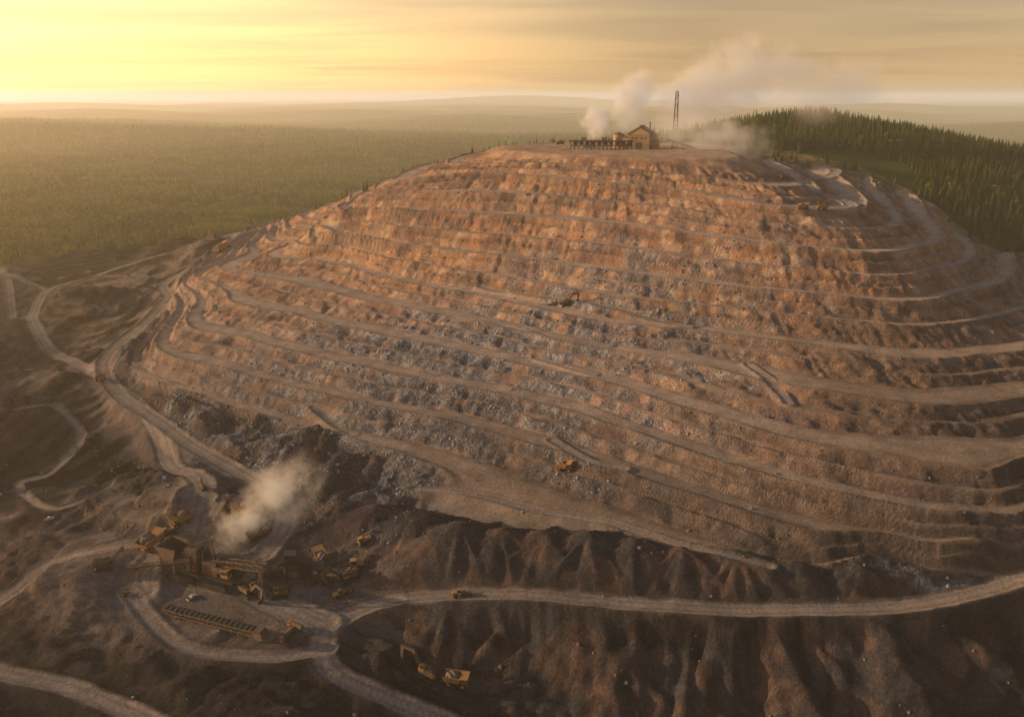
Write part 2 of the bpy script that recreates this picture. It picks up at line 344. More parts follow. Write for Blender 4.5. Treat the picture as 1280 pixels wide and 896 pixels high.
def lattice(bm,a,b,w,h,n,t=.18):
    a=Vector(a);b=Vector(b);d=b-a; q=d.to_track_quat('X','Z').to_matrix(); L=d.length
    def p(x,y,z): return a+q@Vector((x,y,z))
    for y in(-w/2,w/2):
        for z in(-h/2,h/2): beam(bm,p(0,y,z),p(L,y,z),t)
    for i in range(n+1):
        x=L*i/n
        for y in(-w/2,w/2): beam(bm,p(x,y,-h/2),p(x,y,h/2),t*.8)
        for z in(-h/2,h/2): beam(bm,p(x,-w/2,z),p(x,w/2,z),t*.8)
        if i<n:
            x2=L*(i+1)/n; e=1 if i%2 else -1
            for y in(-w/2,w/2): beam(bm,p(x,y,-h/2*e),p(x2,y,h/2*e),t*.7)
            beam(bm,p(x,-w/2*e,h/2),p(x2,w/2*e,h/2),t*.7)
def prism(bm,prof,y0,y1):
    a=[bm.verts.new((x,y0,z)) for x,z in prof]; b_=[bm.verts.new((x,y1,z)) for x,z in prof]
    n=len(prof); bm.faces.new(a[::-1]); bm.faces.new(b_)
    for i in range(n): bm.faces.new((a[i],a[(i+1)%n],b_[(i+1)%n],b_[i]))
def track(bm,x0,x1,y,h,w):
    r=h/2; prof=[(x1-r+r*math.cos(t),r+r*math.sin(t)) for t in np.linspace(-math.pi/2,math.pi/2,7)]+[(x0+r+r*math.cos(t),r+r*math.sin(t)) for t in np.linspace(math.pi/2,3*math.pi/2,7)]
    prism(bm,prof,y-w/2,y+w/2)
    nb=int((x1-x0)/.6)
    for i in range(nb): 
        x=x0+r+(x1-x0-2*r)*i/max(1,nb-1)
        box(bm,(x,y,h+.04),(.25,w+.1,.1))
        cyl(bm,(x,y,r*.7),r*.4,w+.12,'Y',8) if i%2 else None
TEMPL={}
def template(name,parts):
    out=[]
    for pn,mt,fn in parts:
        bm=bmesh.new(); fn(bm); bmesh.ops.recalc_face_normals(bm,faces=bm.faces)
        m_=bpy.data.meshes.new(pn); bm.to_mesh(m_); bm.free(); m_.materials.append(mt); out.append((pn,m_))
    TEMPL[name]=out
def rail(bm,x0,x1,y,z):
    beam(bm,(x0,y,z+1.1),(x1,y,z+1.1),.08)
    for i in range(5):
        x=x0+(x1-x0)*i/4; beam(bm,(x,y,z),(x,y,z+1.1),.08)
def f_body(bm):
    box(bm,(0,0,1.7),(9,1.6,.7)); box(bm,(3.6,0,2.2),(2.0,3.6,1.7),None,.9); box(bm,(4.6,0,1.3),(.5,3.8,.5))
    box(bm,(3.2,0,3.1),(2.8,4.2,.15)); rail(bm,1.9,4.5,-2.0,3.15); beam(bm,(4.8,1.2,.8),(3.9,1.4,3.1),.15)
def f_bed(bm):
    prism(bm,[(-5.2,3.9),(-4.6,2.6),(1.2,2.3),(2.0,4.9),(5.0,5.3),(5.0,5.55),(1.8,5.2),(-5.2,4.6)],-2.5,-2.2)
    prism(bm,[(-5.2,3.9),(-4.6,2.6),(1.2,2.3),(2.0,4.9),(5.0,5.3),(5.0,5.55),(1.8,5.2),(-5.2,4.6)],2.2,2.5)
    prism(bm,[(-5.2,3.8),(-4.6,2.45),(1.2,2.15),(2.0,4.8),(5.0,5.3),(5.0,5.5),(1.7,5.0),(.9,2.6),(-4.5,2.8),(-5.2,4.0)],-2.2,2.2)
    for x in(-3.6,-2,-.4): box(bm,(x,0,3.6),(.3,5.2,2.0))
def f_load(bm): 
    o=bmesh.ops.create_icosphere(bm,subdivisions=3,radius=1)
    for v in o['verts']: v.co=Vector((v.co.x*2.9-1.6,v.co.y*2.1,max(v.co.z,-.5)*1.2+4.3+.25*math.sin(v.co.x*7+v.co.y*5)))
def f_wh(bm):
    for y in(-2,2): cyl(bm,(3.2,y,1.15),1.15,.8,'Y',18)
    for y in(-2.1,-1.2,1.2,2.1): cyl(bm,(-2.6,y,1.15),1.15,.75,'Y',18)
template("haul_truck",[("chassis",YEL,f_body),("dump_bed",YEL,f_bed),("ore_load",LOAD,f_load),("wheels",RUB,f_wh),
 ("hubs",YEL,lambda bm:[cyl(bm,(x,y,1.15),.5,.3,'Y',12) for x in(3.2,-2.6) for y in(-2.4,2.4)]),
 ("cab",YEL,lambda bm:box(bm,(3.0,.9,4.0),(1.5,1.6,1.6),None,.92)),("windows",GLS,lambda bm:(box(bm,(3.77,.9,4.15),(.05,1.3,.8)),box(bm,(3.0,1.72,4.15),(1.1,.05,.8)))),
 ("grille",STL,lambda bm:(box(bm,(4.62,0,2.3),(.1,2.2,1.2)),box(bm,(3.0,0,1.3),(.8,3.2,.5)),box(bm,(-2.6,0,1.2),(.8,2.6,.6))))])
def f_arm(bm):
    prism(bm,[(1.0,2.2),(1.8,1.8),(5.0,5.4),(8.2,5.2),(8.2,5.9),(4.7,6.3)],-.35,.35)
    prism(bm,[(7.6,5.9),(8.6,5.9),(8.4,4.8),(7.5,1.9),(7.0,2.0),(7.5,5.0)],-.28,.28)
def f_bkt(bm): prism(bm,[(7.6,2.1),(6.6,2.0),(5.8,1.2),(5.9,.3),(6.9,.0),(6.5,.9),(7.2,1.4)],-.8,.8)
template("excavator",[("undercarriage",STL,lambda bm:(track(bm,-2.6,2.6,-1.5,1.1,.7),track(bm,-2.6,2.6,1.5,1.1,.7),box(bm,(0,0,.9),(2.4,2.6,.6)),cyl(bm,(0,0,1.3),1.0,.4,'Z'))),
 ("house",DYE,lambda bm:(box(bm,(-.6,0,2.3),(4.4,3.0,1.5),None,.95),box(bm,(-.8,.2,3.2),(2.2,1.8,.4)))),("counterweight",STL,lambda bm:prism(bm,[(-2.8,1.6),(-3.5,1.9),(-3.5,2.9),(-2.8,3.1)],-1.5,1.5)),
 ("cab",YEL,lambda bm:box(bm,(1.0,1.0,3.1),(1.7,1.1,1.9),None,.9)),("windows",GLS,lambda bm:(box(bm,(1.84,1.0,3.3),(.06,.85,1.2)),box(bm,(1.0,1.53,3.4),(1.2,.06,1.0)))),
 ("boom",DYE,f_arm),("hydraulics",STL,lambda bm:(beam(bm,(1.6,.5,2.2),(4.4,.5,5.2),.25),beam(bm,(5.2,0,6.5),(7.9,0,6.3),.25),beam(bm,(8.4,0,4.8),(7.6,0,2.3),.2))),("bucket",STL,f_bkt)])
template("bulldozer",[("tracks",STL,lambda bm:(track(bm,-2.2,2.2,-1.3,1.3,.6),track(bm,-2.2,2.2,1.3,1.3,.6))),("hood",YEL,lambda bm:(box(bm,(1.0,0,1.6),(2.4,1.5,1.3),None,.92),box(bm,(-1.0,0,1.3),(1.8,1.9,.9)))),
 ("cab",YEL,lambda bm:(box(bm,(-.9,0,3.15),(1.8,1.8,.15)),*[beam(bm,(x,y,1.7),(x,y,3.1),.14) for x in(-1.7,-.1) for y in(-.8,.8)])),("windows",GLS,lambda bm:box(bm,(-.9,0,2.4),(1.45,1.45,1.3))),
 ("blade",DYE,lambda bm:(prism(bm,[(3.0,.1),(3.3,.0),(3.0,.7),(3.2,1.6),(2.95,1.6),(2.75,.7)],-2.1,2.1),beam(bm,(0,-1.7,.6),(2.9,-1.7,.6),.25),beam(bm,(0,1.7,.6),(2.9,1.7,.6),.25))),
 ("ripper",STL,lambda bm:(beam(bm,(-2,0,1.1),(-3.3,0,1.3),.4),beam(bm,(-3.2,0,1.5),(-3.4,0,.2),.25)))])
template("wheel_loader",[("wheels",RUB,lambda bm:[cyl(bm,(x,y,.95),.95,.7,'Y',16) for x in(-1.8,1.8) for y in(-1.2,1.2)]),("body",YEL,lambda bm:(box(bm,(-1.9,0,1.8),(2.8,1.9,1.2),None,.93),box(bm,(1.1,0,1.5),(2.0,1.2,1.0)))),
 ("cab",YEL,lambda bm:(box(bm,(-.3,0,3.35),(1.6,1.6,.14)),*[beam(bm,(x,y,2),(x,y,3.3),.12) for x in(-1,.4) for y in(-.7,.7)])),("windows",GLS,lambda bm:box(bm,(-.3,0,2.65),(1.3,1.3,1.25))),
 ("lift_arms",YEL,lambda bm:[beam(bm,(.8,y,2.1),(3.6,y,.7),.28,.4) for y in(-.6,.6)]),("bucket",STL,lambda bm:prism(bm,[(3.5,.2),(4.9,.05),(4.9,.2),(3.8,.4),(3.8,1.3),(4.2,1.7),(4.0,1.75),(3.5,1.4)],-1.5,1.5))])
template("pickup_truck",[("body",WHT,lambda bm:(prism(bm,[(-2.6,.5),(2.6,.5),(2.6,1.0),(1.3,1.15),(.7,1.8),(-.7,1.8),(-.8,1.1),(-2.6,1.1)],-.95,.95))),("windows",GLS,lambda bm:(prism(bm,[(1.24,1.2),(.72,1.72),(-.6,1.72),(-.65,1.2)],-.97,.97))),
 ("bed",STL,lambda bm:box(bm,(-1.7,0,1.12),(1.6,1.5,.06))),("wheels",RUB,lambda bm:[cyl(bm,(x,y,.4),.4,.28,'Y',14) for x in(-1.7,1.7) for y in(-.86,.86)])])
def f_cr_under(bm):
    for y in(-3.2,3.2): track(bm,-9,-1,y,2.0,1.6); track(bm,3,10,y,2.0,1.6)
    box(bm,(0,0,2.6),(22,4.5,1.0)); box(bm,(0,0,3.3),(24,6,.3))
def f_cr_body(bm):
    box(bm,(-3,0,6),(6,5,5),None,.9); box(bm,(3.5,0,5.5),(5,4.4,4)); box(bm,(-3,0,9.2),(4,3.5,1.6)); 
    for x in(-5.5,-3,-.5): box(bm,(x,0,6),(.3,5.4,4.6))
    box(bm,(8.5,1.5,5.4),(3,2.4,3.0)); cyl(bm,(6.5,-1.5,5.5),1.2,3,'X')
def f_cr_hop(bm):
    prism(bm,[(-14,9.5),(-7,9.5),(-8.5,5.2),(-12,5.2)],-3.4,-3.1); prism(bm,[(-14,9.5),(-7,9.5),(-8.5,5.2),(-12,5.2)],3.1,3.4)
    prism(bm,[(-14.2,9.5),(-14,9.5),(-12,5.2),(-12.3,5.2)],-3.1,3.1); box(bm,(-10.2,0,5.1),(4,6.2,.3))
    for x in(-13,-8.5):
        for y in(-3,3): beam(bm,(x,y,5.2 if x>-9 else 7),(x,y,.3),.4)
def f_cr_boom(bm):
    lattice(bm,(4,0,7),(23,-2,10.5),2.0,1.6,10,.2); lattice(bm,(-2,-3,7),(-19,-9,4.5),1.6,1.3,8,.18); lattice(bm,(2,2,6),(13,9,3.5),1.5,1.2,6,.18)
    beam(bm,(4,0,7),(3,0,14),.35); beam(bm,(3,0,14),(20,-1.8,10.7),.14); beam(bm,(3,0,14),(-6,0,9),.14); beam(bm,(21,-2,10),(20,-2,.3),.3); beam(bm,(21,-2,10),(22,-2,.3),.3); beam(bm,(-17,-8,4.5),(-17,-8,.2),.3)
def f_cr_det(bm):
    for y in(-3.1,3.1): rail(bm,-11,12,y,3.45)
    rail(bm,-5,1,-2.6,8.6); rail(bm,-5,1,2.6,8.6); beam(bm,(1,3,3.4),(-1,3,8.6),.3); cyl(bm,(1.5,-1.5,9),.3,3.5,'Z'); box(bm,(6,0,8),(1.5,1.5,1.5)); lattice(bm,(-4,0,10),(-4,0,14.5),1,1,4,.12)
template("mobile_crusher",[("undercarriage",STL,f_cr_under),("crusher_housing",RST,f_cr_body),("feed_hopper",DYE,f_cr_hop),("conveyor_booms",DYE,f_cr_boom),("walkways",STL,f_cr_det),
 ("belts",RUB,lambda bm:(beam(bm,(4,0,7.2),(23,-2,10.7),1.4,.15),beam(bm,(-2,-3,7.1),(-19,-9,4.6),1.1,.15),beam(bm,(2,2,6.1),(13,9,3.6),1.0,.15))),
 ("control_cab",YEL,lambda bm:box(bm,(9,-1.7,5.2),(2.4,2,2.4))),("windows",GLS,lambda bm:(box(bm,(10.22,-1.7,5.6),(.05,1.7,1.1)),box(bm,(9,-2.72,5.6),(2.0,.05,1.1))))])
def f_sc(bm):
    for x in(-5,0,5):
        for y in(-2.5,2.5): beam(bm,(x,y,0),(x,y,7 if x<3 else 5),.4)
    for z in(2.5,5):
        for y in(-2.5,2.5): beam(bm,(-5,y,z),(5,y,z),.3)
        for x in(-5,0,5): beam(bm,(x,-2.5,z),(x,2.5,z),.3)
    for y in(-2.5,2.5): beam(bm,(-5,y,0),(0,y,5),.2); beam(bm,(5,y,0),(0,y,5),.2)
    box(bm,(0,0,5.1),(10.5,5.6,.15))
template("screening_plant",[("frame",STL,f_sc),("screen_box",STL,lambda bm:(box(bm,(-1.5,0,6.6),(7,3.6,2.0),RY(14)),box(bm,(-4,0,8.6),(2.6,3,1.6),None,1.3))),
 ("chutes",RST,lambda bm:(box(bm,(0,0,3.4),(3,3,2.6),None,1.5),box(bm,(4.5,0,3.6),(2,2.4,2)))),
 ("conveyors",STL,lambda bm:(lattice(bm,(-4,0,8.4),(-17,-4,1.0),1.4,1.0,7,.16),lattice(bm,(4,0,4),(15,4,6.5),1.4,1.0,6,.16),beam(bm,(13,3.3,6),(13,3.3,0),.3),lattice(bm,(0,2,3),(2,13,5),1.3,.9,5,.16))),
 ("belts",RUB,lambda bm:(beam(bm,(-4,0,8.6),(-17,-4,1.2),1.1,.12),beam(bm,(4,0,4.2),(15,4,6.7),1.1,.12))),
 ("generator",DYE,lambda bm:(box(bm,(-9,4,1.5),(5,2.4,2.4)),cyl(bm,(-8,4,3.2),.2,1.2,'Z')))])
def f_ct(bm):
    lattice(bm,(-19,0,2.2),(17,0,2.2),2.6,1.6,20,.22)
    for x in(-16,-8,0,8,14):
        for y in(-1.2,1.2): beam(bm,(x,y,1.5),(x,y,.3),.25)
    box(bm,(18.5,0,1.8),(3.5,3.4,2.2),None,.9)
template("overland_conveyor",[("lattice_frame",DYE,f_ct),("belt",RUB,lambda bm:(beam(bm,(-19,0,3.15),(17,0,3.15),1.5,.14))),("rollers",STL,lambda bm:[cyl(bm,(x,0,3.3),.22,2.4,'Y',8) for x in range(-18,17,2)]),
 ("drive_head",RST,lambda bm:(box(bm,(18.5,0,3.2),(2.6,2.8,.8)),cyl(bm,(-19.3,0,2.6),.6,2.2,'Y'))),("wheels",RUB,lambda bm:[cyl(bm,(x,y,.6),.6,.6,'Y') for x in(-14,-12.6,11,12.4) for y in(-1.5,1.5)])])
template("crawler_crane",[("tracks",STL,lambda bm:(track(bm,-3,3,-1.8,1.2,.8),track(bm,-3,3,1.8,1.2,.8),box(bm,(0,0,1),(2,3.2,.6)))),("house",DYE,lambda bm:(box(bm,(-1,0,2.4),(5,3,1.9)),box(bm,(1.2,1.2,2.7),(1.6,1.1,1.9)))),
 ("lattice_boom",RST,lambda bm:(lattice(bm,(1.4,0,2.2),(6,0,9),.9,.9,8,.14),beam(bm,(-3,0,3.2),(-1.5,0,6),.15),beam(bm,(-1.5,0,6),(6,0,9),.08),beam(bm,(6,0,9),(6.2,0,3),.08))),("hook",STL,lambda bm:box(bm,(6.2,0,2.8),(.4,.3,.7),None,.6)),
 ("windows",GLS,lambda bm:box(bm,(2.02,1.2,2.9),(.05,.9,1.1)))])
template("service_truck",[("chassis",STL,lambda bm:(box(bm,(0,0,.9),(8,1,.4)),)),("cab",ORG,lambda bm:(box(bm,(3.2,0,1.9),(1.9,2.3,2.0),None,.93),)),("windows",GLS,lambda bm:(box(bm,(4.13,0,2.3),(.06,1.9,.7)),box(bm,(3.3,0,2.3),(1.0,2.34,.6)))),
 ("tank",DYE,lambda bm:(cyl(bm,(-1,0,2.1),1.15,5.6,'X',16),box(bm,(-1,0,1.15),(5.8,2.2,.2)))),("wheels",RUB,lambda bm:[cyl(bm,(x,y,.55),.55,.4,'Y') for x in(3,-1.6,-2.9) for y in(-1,1)])])

def place(name,u,v,yaw,scale=1.0,wp=None):
    p=hit(u,v) if wp is None else (wp[0],wp[1],zat(*wp))
    e=bpy.data.objects.new(name,None); scene.collection.objects.link(e)
    x,y=p[0],p[1]; d=2.5
    nrm=Vector((zat(x-d,y)-zat(x+d,y),zat(x,y-d)-zat(x,y+d),2*d)).normalized()
    if nrm.z<.93: nrm=(nrm+Vector((0,0,1.5))).normalized()
    q=Vector((0,0,1)).rotation_difference(nrm)@Quaternion((0,0,1),math.radians(yaw))
    e.rotation_mode='QUATERNION'; e.rotation_quaternion=q
    e.location=(x,y,zat(x,y)-.05); e.scale=(scale,)*3
    e.empty_display_size=1
    for pn,m_ in TEMPL[name]:
        o=bpy.data.objects.new(pn,m_); o.parent=e; scene.collection.objects.link(o)
    return e
place("mobile_crusher",258,724,-22,1.35)
place("screening_plant",382,728,10,1.35)
place("overland_conveyor",268,784,-24,1.15)
place("crawler_crane",130,710,20,1.1)
place("haul_truck",190,686,70,1.15); place("haul_truck",304,644,200,1.0); place("haul_truck",226,655,230,.9)
place("bulldozer",447,710,10,1.3); place("excavator",438,726,-160,1.2); place("wheel_loader",428,745,20,1.0); place("wheel_loader",575,746,10,.9)
place("excavator",530,846,160,1.3); place("haul_truck",570,856,-10,.85); place("service_truck",370,786,150,.8); place("service_truck",361,797,230,.8)
place("bulldozer",210,668,30,1.0); place("bulldozer",155,745,80,.6); place("haul_truck",280,314,60,1.5); place("haul_truck",126,476,100,.9)
place("excavator",708,384,0,1.1); place("haul_truck",706,587,-20,.8); place("wheel_loader",692,382,170,.8)
place("haul_truck",1003,262,0,.75); place("haul_truck",1027,262,180,.7); place("service_truck",981,225,10,1.0); place("pickup_truck",988,224,30,1.1)
place("pickup_truck",240,748,60,.8); place("pickup_truck",62,650,10,.8); place("excavator",255,612,120,.7)
place("pickup_truck",75,349,20,1.2); place("pickup_truck",110,342,20,1.2); place("haul_truck",45,352,20,.8); place("pickup_truck",205,600,110,.8); place("service_truck",700,181,20,1.0)
place("bulldozer",330,666,60,.9); place("excavator",318,672,40,1.0); place("excavator",350,746,190,1.2); place("haul_truck",402,704,120,.9); place("excavator",310,744,-40,1.2); place("bulldozer",455,680,30,1.1)

# ------------------------------------------------------------ people
def person_mesh(pose):
    J={'pel':(0,0,.95,.13),'che':(0,.0,1.3,.16),'nec':(0,0,1.5,.06),'hed':(.02,0,1.64,.10),'top':(.02,0,1.76,.07),
       'sl':(0,.19,1.42,.065),'el':(.03,.26,1.14,.05),'hl':(.13,.27,.92,.035),'sr':(0,-.19,1.42,.065),'er':(.05,-.28,1.15,.05),'hr':(.2,-.22,1.0,.035),
       'kl':(.06+.1*pose,.11,.5,.07),'al':(-.02+.15*pose,.12,.08,.045),'tl':(.14+.15*pose,.12,.04,.04),'kr':(.03-.05*pose,-.11,.5,.07),'ar':(-.06-.2*pose,-.12,.08,.045),'tr':(.1-.2*pose,-.12,.04,.04)}
    E=[('pel','che'),('che','nec'),('nec','hed'),('hed','top'),('che','sl'),('sl','el'),('el','hl'),('che','sr'),('sr','er'),('er','hr'),('pel','kl'),('kl','al'),('al','tl'),('pel','kr'),('kr','ar'),('ar','tr')]
    keys=list(J); me_=bpy.data.meshes.new("figure"); me_.from_pydata([J[k_][:3] for k_ in keys],[(keys.index(a),keys.index(b)) for a,b in E],[])
    o=bpy.data.objects.new("tmp",me_); scene.collection.objects.link(o)
    md=o.modifiers.new("s",'SKIN'); sv=me_.skin_vertices[0].data
    for i,k_ in enumerate(keys): sv[i].radius=(J[k_][3],)*2; sv[i].use_root=(k_=='pel')
    o.modifiers.new("ss",'SUBSURF').levels=1
    dg=bpy.context.evaluated_depsgraph_get(); r=bpy.data.meshes.new_from_object(o.evaluated_get(dg)); bpy.data.objects.remove(o)
    for mm in(DRK,CLR,SKN,YEL): r.materials.append(mm)
    for p_ in r.polygons:
        c_=p_.center; p_.material_index=0 if c_.z<.95 else (3 if c_.z>1.7 else (2 if c_.z>1.5 or (abs(c_.y)>.2 and c_.z<1.0) else 1))
    return r
PM=[person_mesh(.2),person_mesh(1.0)]
for i,(u,v) in enumerate([(527,614),(587,621),(592,622),(597,621),(660,638),(668,640),(808,612),(745,402),(285,759),(290,760),(563,616),(246,741),(436,742),(672,640),(390,742),(160,742)]):
    x,y,z=hit(u,v); o=bpy.data.objects.new("worker",PM[i%2]); scene.collection.objects.link(o); o.location=(x,y,z-.02); o.rotation_euler=(0,0,i*1.7)

# ------------------------------------------------------------ summit structures
def building(name,loc,yaw,parts,sc=1.0):
    e=bpy.data.objects.new(name,None); scene.collection.objects.link(e); e.location=loc; e.rotation_euler=(0,0,math.radians(yaw)); e.scale=(sc,)*3
    for pn,mt,fn in parts:
        bm=bmesh.new(); fn(bm); bmesh.ops.recalc_face_normals(bm,faces=bm.faces); m_=bpy.data.meshes.new(pn); bm.to_mesh(m_); bm.free(); m_.materials.append(mt)
        o=bpy.data.objects.new(pn,m_); o.parent=e; scene.collection.objects.link(o)
    return e
def W2(u,y): return ((u-640)/F*(y*math.cos(TH)+(CH-137)*math.sin(TH)),y)
def at(u,y): x,y=W2(u,y); return (x,y,zat(x,y)-.3)
def ribs(bm,x0,x1,y,z0,z1,step=.8):
    x=x0
    while x<=x1: box(bm,(x,y,(z0+z1)/2),(.15,.12,z1-z0)); x+=step
building("processing_plant",at(802,815),-24,[
 ("walls",WALL,lambda bm:(prism(bm,[(-8,0),(8,0),(8,11),(0,15.5),(-8,11)],-8,8),box(bm,(-10.5,0,4),(5,12,8)),box(bm,(10.3,-1,3),(4.6,9,6)),ribs(bm,-7.6,7.6,-8.05,.5,11))),
 ("roof",ROOF,lambda bm:(prism(bm,[(-8.8,10.7),(0,15.7),(8.8,10.7),(8.8,11.1),(0,16.1),(-8.8,11.1)],-8.7,8.7),box(bm,(-10.7,0,8.2),(5.6,12.6,.35)),box(bm,(10.5,-1,6.2),(5.2,9.6,.3)),box(bm,(0,0,16.6),(1.6,9,1.0)))),
 ("windows",GLS,lambda bm:[box(bm,(x,-8.12,8),(1.6,.08,1.2)) for x in(-5,-2,2,5)]),
 ("door",STL,lambda bm:(box(bm,(0,-8.14,2.4),(4.5,.1,4.8)),box(bm,(-10.5,-6.05,2),(2.5,.1,4)))),
 ("stack",STL,lambda bm:(cyl(bm,(5,3,17),.6,5,'Z'),))],1.2)
def f_rack(bm):
    for i in range(16):
        x=-26+i*3.4
        for y in(-4,4): beam(bm,(x,y,0),(x,y,7),.45)
        beam(bm,(x,-4,7),(x,4,7),.3)
        if i<15: beam(bm,(x,-4,0),(x+3.4,-4,7),.22); beam(bm,(x,4,7),(x+3.4,4,0),.22)
    for z in(3.2,7):
        for y in(-4,4): beam(bm,(-26,y,z),(25,y,z),.4)
building("ore_loading_gantry",at(752,800),-4,[("steel_frame",RST,f_rack),("deck",STL,lambda bm:(box(bm,(0,0,7.4),(53,8.6,.4)),box(bm,(0,0,3.3),(50,7,.2)))),
 ("bins",RST,lambda bm:[box(bm,(x,0,5.2),(3.0,6,2.6),None,1.15) for x in range(-22,24,5)]),("hoppers",WALL,lambda bm:[box(bm,(x,0,8.8),(4,5,2.4),None,1.2) for x in(-15,2,14)])],1.05)
building("stockpile_conveyor",at(862,800),12,[("frame",STL,lambda bm:(lattice(bm,(-26,0,11),(6,0,2),1.8,1.6,14,.22),beam(bm,(-20,0,9),(-21,-2,0),.3),beam(bm,(-20,0,9),(-21,2,0),.3),beam(bm,(-8,0,6),(-8,0,0),.3))),("belt",RUB,lambda bm:beam(bm,(-26,0,11.3),(6,0,2.3),1.2,.14))],.8)
building("storage_tank",at(773,835),0,[("shell",WALL,lambda bm:cyl(bm,(0,0,4.5),4,9,'Z',24)),("roof",ROOF,lambda bm:cyl(bm,(0,0,9.8),4.1,1.6,'Z',24,.5))],1.3)
building("site_office",at(735,830),5,[("walls",WHT,lambda bm:box(bm,(0,0,1.6),(11,3.4,3.2))),("roof",ROOF,lambda bm:box(bm,(0,0,3.35),(11.5,3.9,.3))),("windows",GLS,lambda bm:[box(bm,(x,-1.73,1.9),(1.3,.08,1.0)) for x in(-4,-1.3,1.3,4)])])
def f_mast(bm):
    H=49; n=12
    def hwid(z): return 1.3*(1-z/H)+1.0
    for i in range(n):
        z0=H*i/n; z1=H*(i+1)/n; a=hwid(z0); b_=hwid(z1)
        c0=[(-a,-a,z0),(a,-a,z0),(a,a,z0),(-a,a,z0)]; c1=[(-b_,-b_,z1),(b_,-b_,z1),(b_,b_,z1),(-b_,b_,z1)]
        for j in range(4):
            beam(bm,c0[j],c1[j],.32); beam(bm,c1[j],c1[(j+1)%4],.3)
            beam(bm,c0[j],c1[(j+1)%4],.24) if i%2 else beam(bm,c0[(j+1)%4],c1[j],.24)
building("lattice_mast",at(843,815),0,[("lattice",RST,f_mast),("platforms",STL,lambda bm:(box(bm,(0,0,49.2),(2.6,2.6,.3)),box(bm,(0,0,38),(3.4,3.4,.25)),box(bm,(0,0,.3),(8,8,.6)))),("antennas",WHT,lambda bm:(beam(bm,(0,0,49),(0,0,54),.18),cyl(bm,(1.6,0,46),.8,.5,'X'),cyl(bm,(-1.6,0,43),.6,.4,'X')))])

# ------------------------------------------------------------ trees
def leafmat(name,a,b_):
    m,g=newmat(name); oi=g.n('ShaderNodeObjectInfo'); ge=g.n('ShaderNodeNewGeometry')
    n2=g.n('ShaderNodeTexNoise',inp={'Vector':ge.outputs['Position'],'Scale':.012,'Detail':2.0})
    f_=g.math('MULTIPLY_ADD',oi.outputs['Random'],.7,.1)
    f_=g.math('ADD',f_,g.math('MULTIPLY',g.math('SUBTRACT',n2.outputs[0],.5),1.4))
    f_=g.n('ShaderNodeClamp',inp={0:f_}).outputs[0]
    c_=g.mixc(f_,(*a,1),(*b_,1))
    d=g.n('ShaderNodeBsdfDiffuse',inp={0:c_}); t=g.n('ShaderNodeBsdfTranslucent',inp={0:c_})
    mx=g.n('ShaderNodeMixShader',inp={0:.45,1:d.outputs[0],2:t.outputs[0]}); g.n('ShaderNodeOutputMaterial',inp={0:mx.outputs[0]}); return m
NEED=leafmat("conifer_needles",(.035,.06,.014),(.15,.175,.032)); LEAF=leafmat("broad_leaves",(.11,.15,.02),(.30,.28,.035)); BARK=mat("bark",(.1,.065,.04),.95)
tcol=bpy.data.collections.new("tree_library")
def conifer(seed,H=14,R=3.0,layers=8):
    r=random.Random(seed); bm=bmesh.new(); bmesh.ops.create_cone(bm,cap_ends=True,segments=5,radius1=.28,radius2=.03,depth=H,matrix=Matrix.Translation((0,0,H/2)))
    nb=len(bm.faces)
    for l in range(layers):
        t=l/layers; z=H*(.12+.84*t); rad=R*(1-t)**.85*(.85+.3*r.random())+.25; n=8 if l<6 else 5
        for i in range(n):
            if r.random()<.08: continue
            a=2*math.pi*(i+r.random()*.7)/n; rr=rad*(.7+.5*r.random()); w_=rad*.42+.15; dz_=rad*.42
            c_,s_=math.cos(a),math.sin(a)
            p0=bm.verts.new((0,0,z+.9+.3*r.random())); p1=bm.verts.new((c_*rr*.55-s_*w_,s_*rr*.55+c_*w_,z-dz_*.4)); p2=bm.verts.new((c_*rr,s_*rr,z-dz_)); p3=bm.verts.new((c_*rr*.55+s_*w_,s_*rr*.55-c_*w_,z-dz_*.4+.2*r.random()))
            bm.faces.new((p0,p1,p2)); bm.faces.new((p0,p2,p3))
    m_=bpy.data.meshes.new("conifer"); bm.to_mesh(m_); bm.free(); m_.materials.append(BARK); m_.materials.append(NEED)
    for p_ in m_.polygons: p_.material_index=0 if p_.index<nb else 1
    o=bpy.data.objects.new("pine_tree_%d"%seed,m_); tcol.objects.link(o)
def broad(seed,H=11,R=4.0):
    r=random.Random(seed); bm=bmesh.new(); bmesh.ops.create_cone(bm,cap_ends=True,segments=5,radius1=.3,radius2=.1,depth=H*.6,matrix=Matrix.Translation((0,0,H*.3)))
    cl=[]
    for i in range(13):
        a=r.random()*6.28; e=r.random(); rr=R*.65*math.sqrt(r.random()); cl.append((math.cos(a)*rr,math.sin(a)*rr,H*(.38+.5*e*(1-.3*rr/R))))
    for c_ in cl[:5]: beam(bm,(0,0,H*.3),c_,.12)
    nb=len(bm.faces)
    for c_ in cl:
        for j in range(20):
            d=Vector((r.gauss(0,1),r.gauss(0,1),r.gauss(0,.8))).normalized()*(R*.42*(.6+.5*r.random())); p=Vector(c_)+d
            q=d.to_track_quat('Z','Y').to_matrix(); sz=.5+.4*r.random()
            vs_=[bm.verts.new(p+q@Vector((math.cos(k_)*sz,math.sin(k_)*sz*.8,r.uniform(-.15,.15)))) for k_ in(0,1.6,3.1,4.7)]
            bm.faces.new(vs_)
    m_=bpy.data.meshes.new("broadleaf"); bm.to_mesh(m_); bm.free(); m_.materials.append(BARK); m_.materials.append(LEAF)
    for p_ in m_.polygons: p_.material_index=0 if p_.index<nb else 1
    o=bpy.data.objects.new("zbroadleaf_tree_%d"%seed,m_); tcol.objects.link(o)
for i,(h,r_) in enumerate([(14,3.1),(12,3.2),(15.5,3.0),(10,2.8)]): conifer(i,h,r_)
broad(11,10,4.2); broad(12,8.5,3.6)
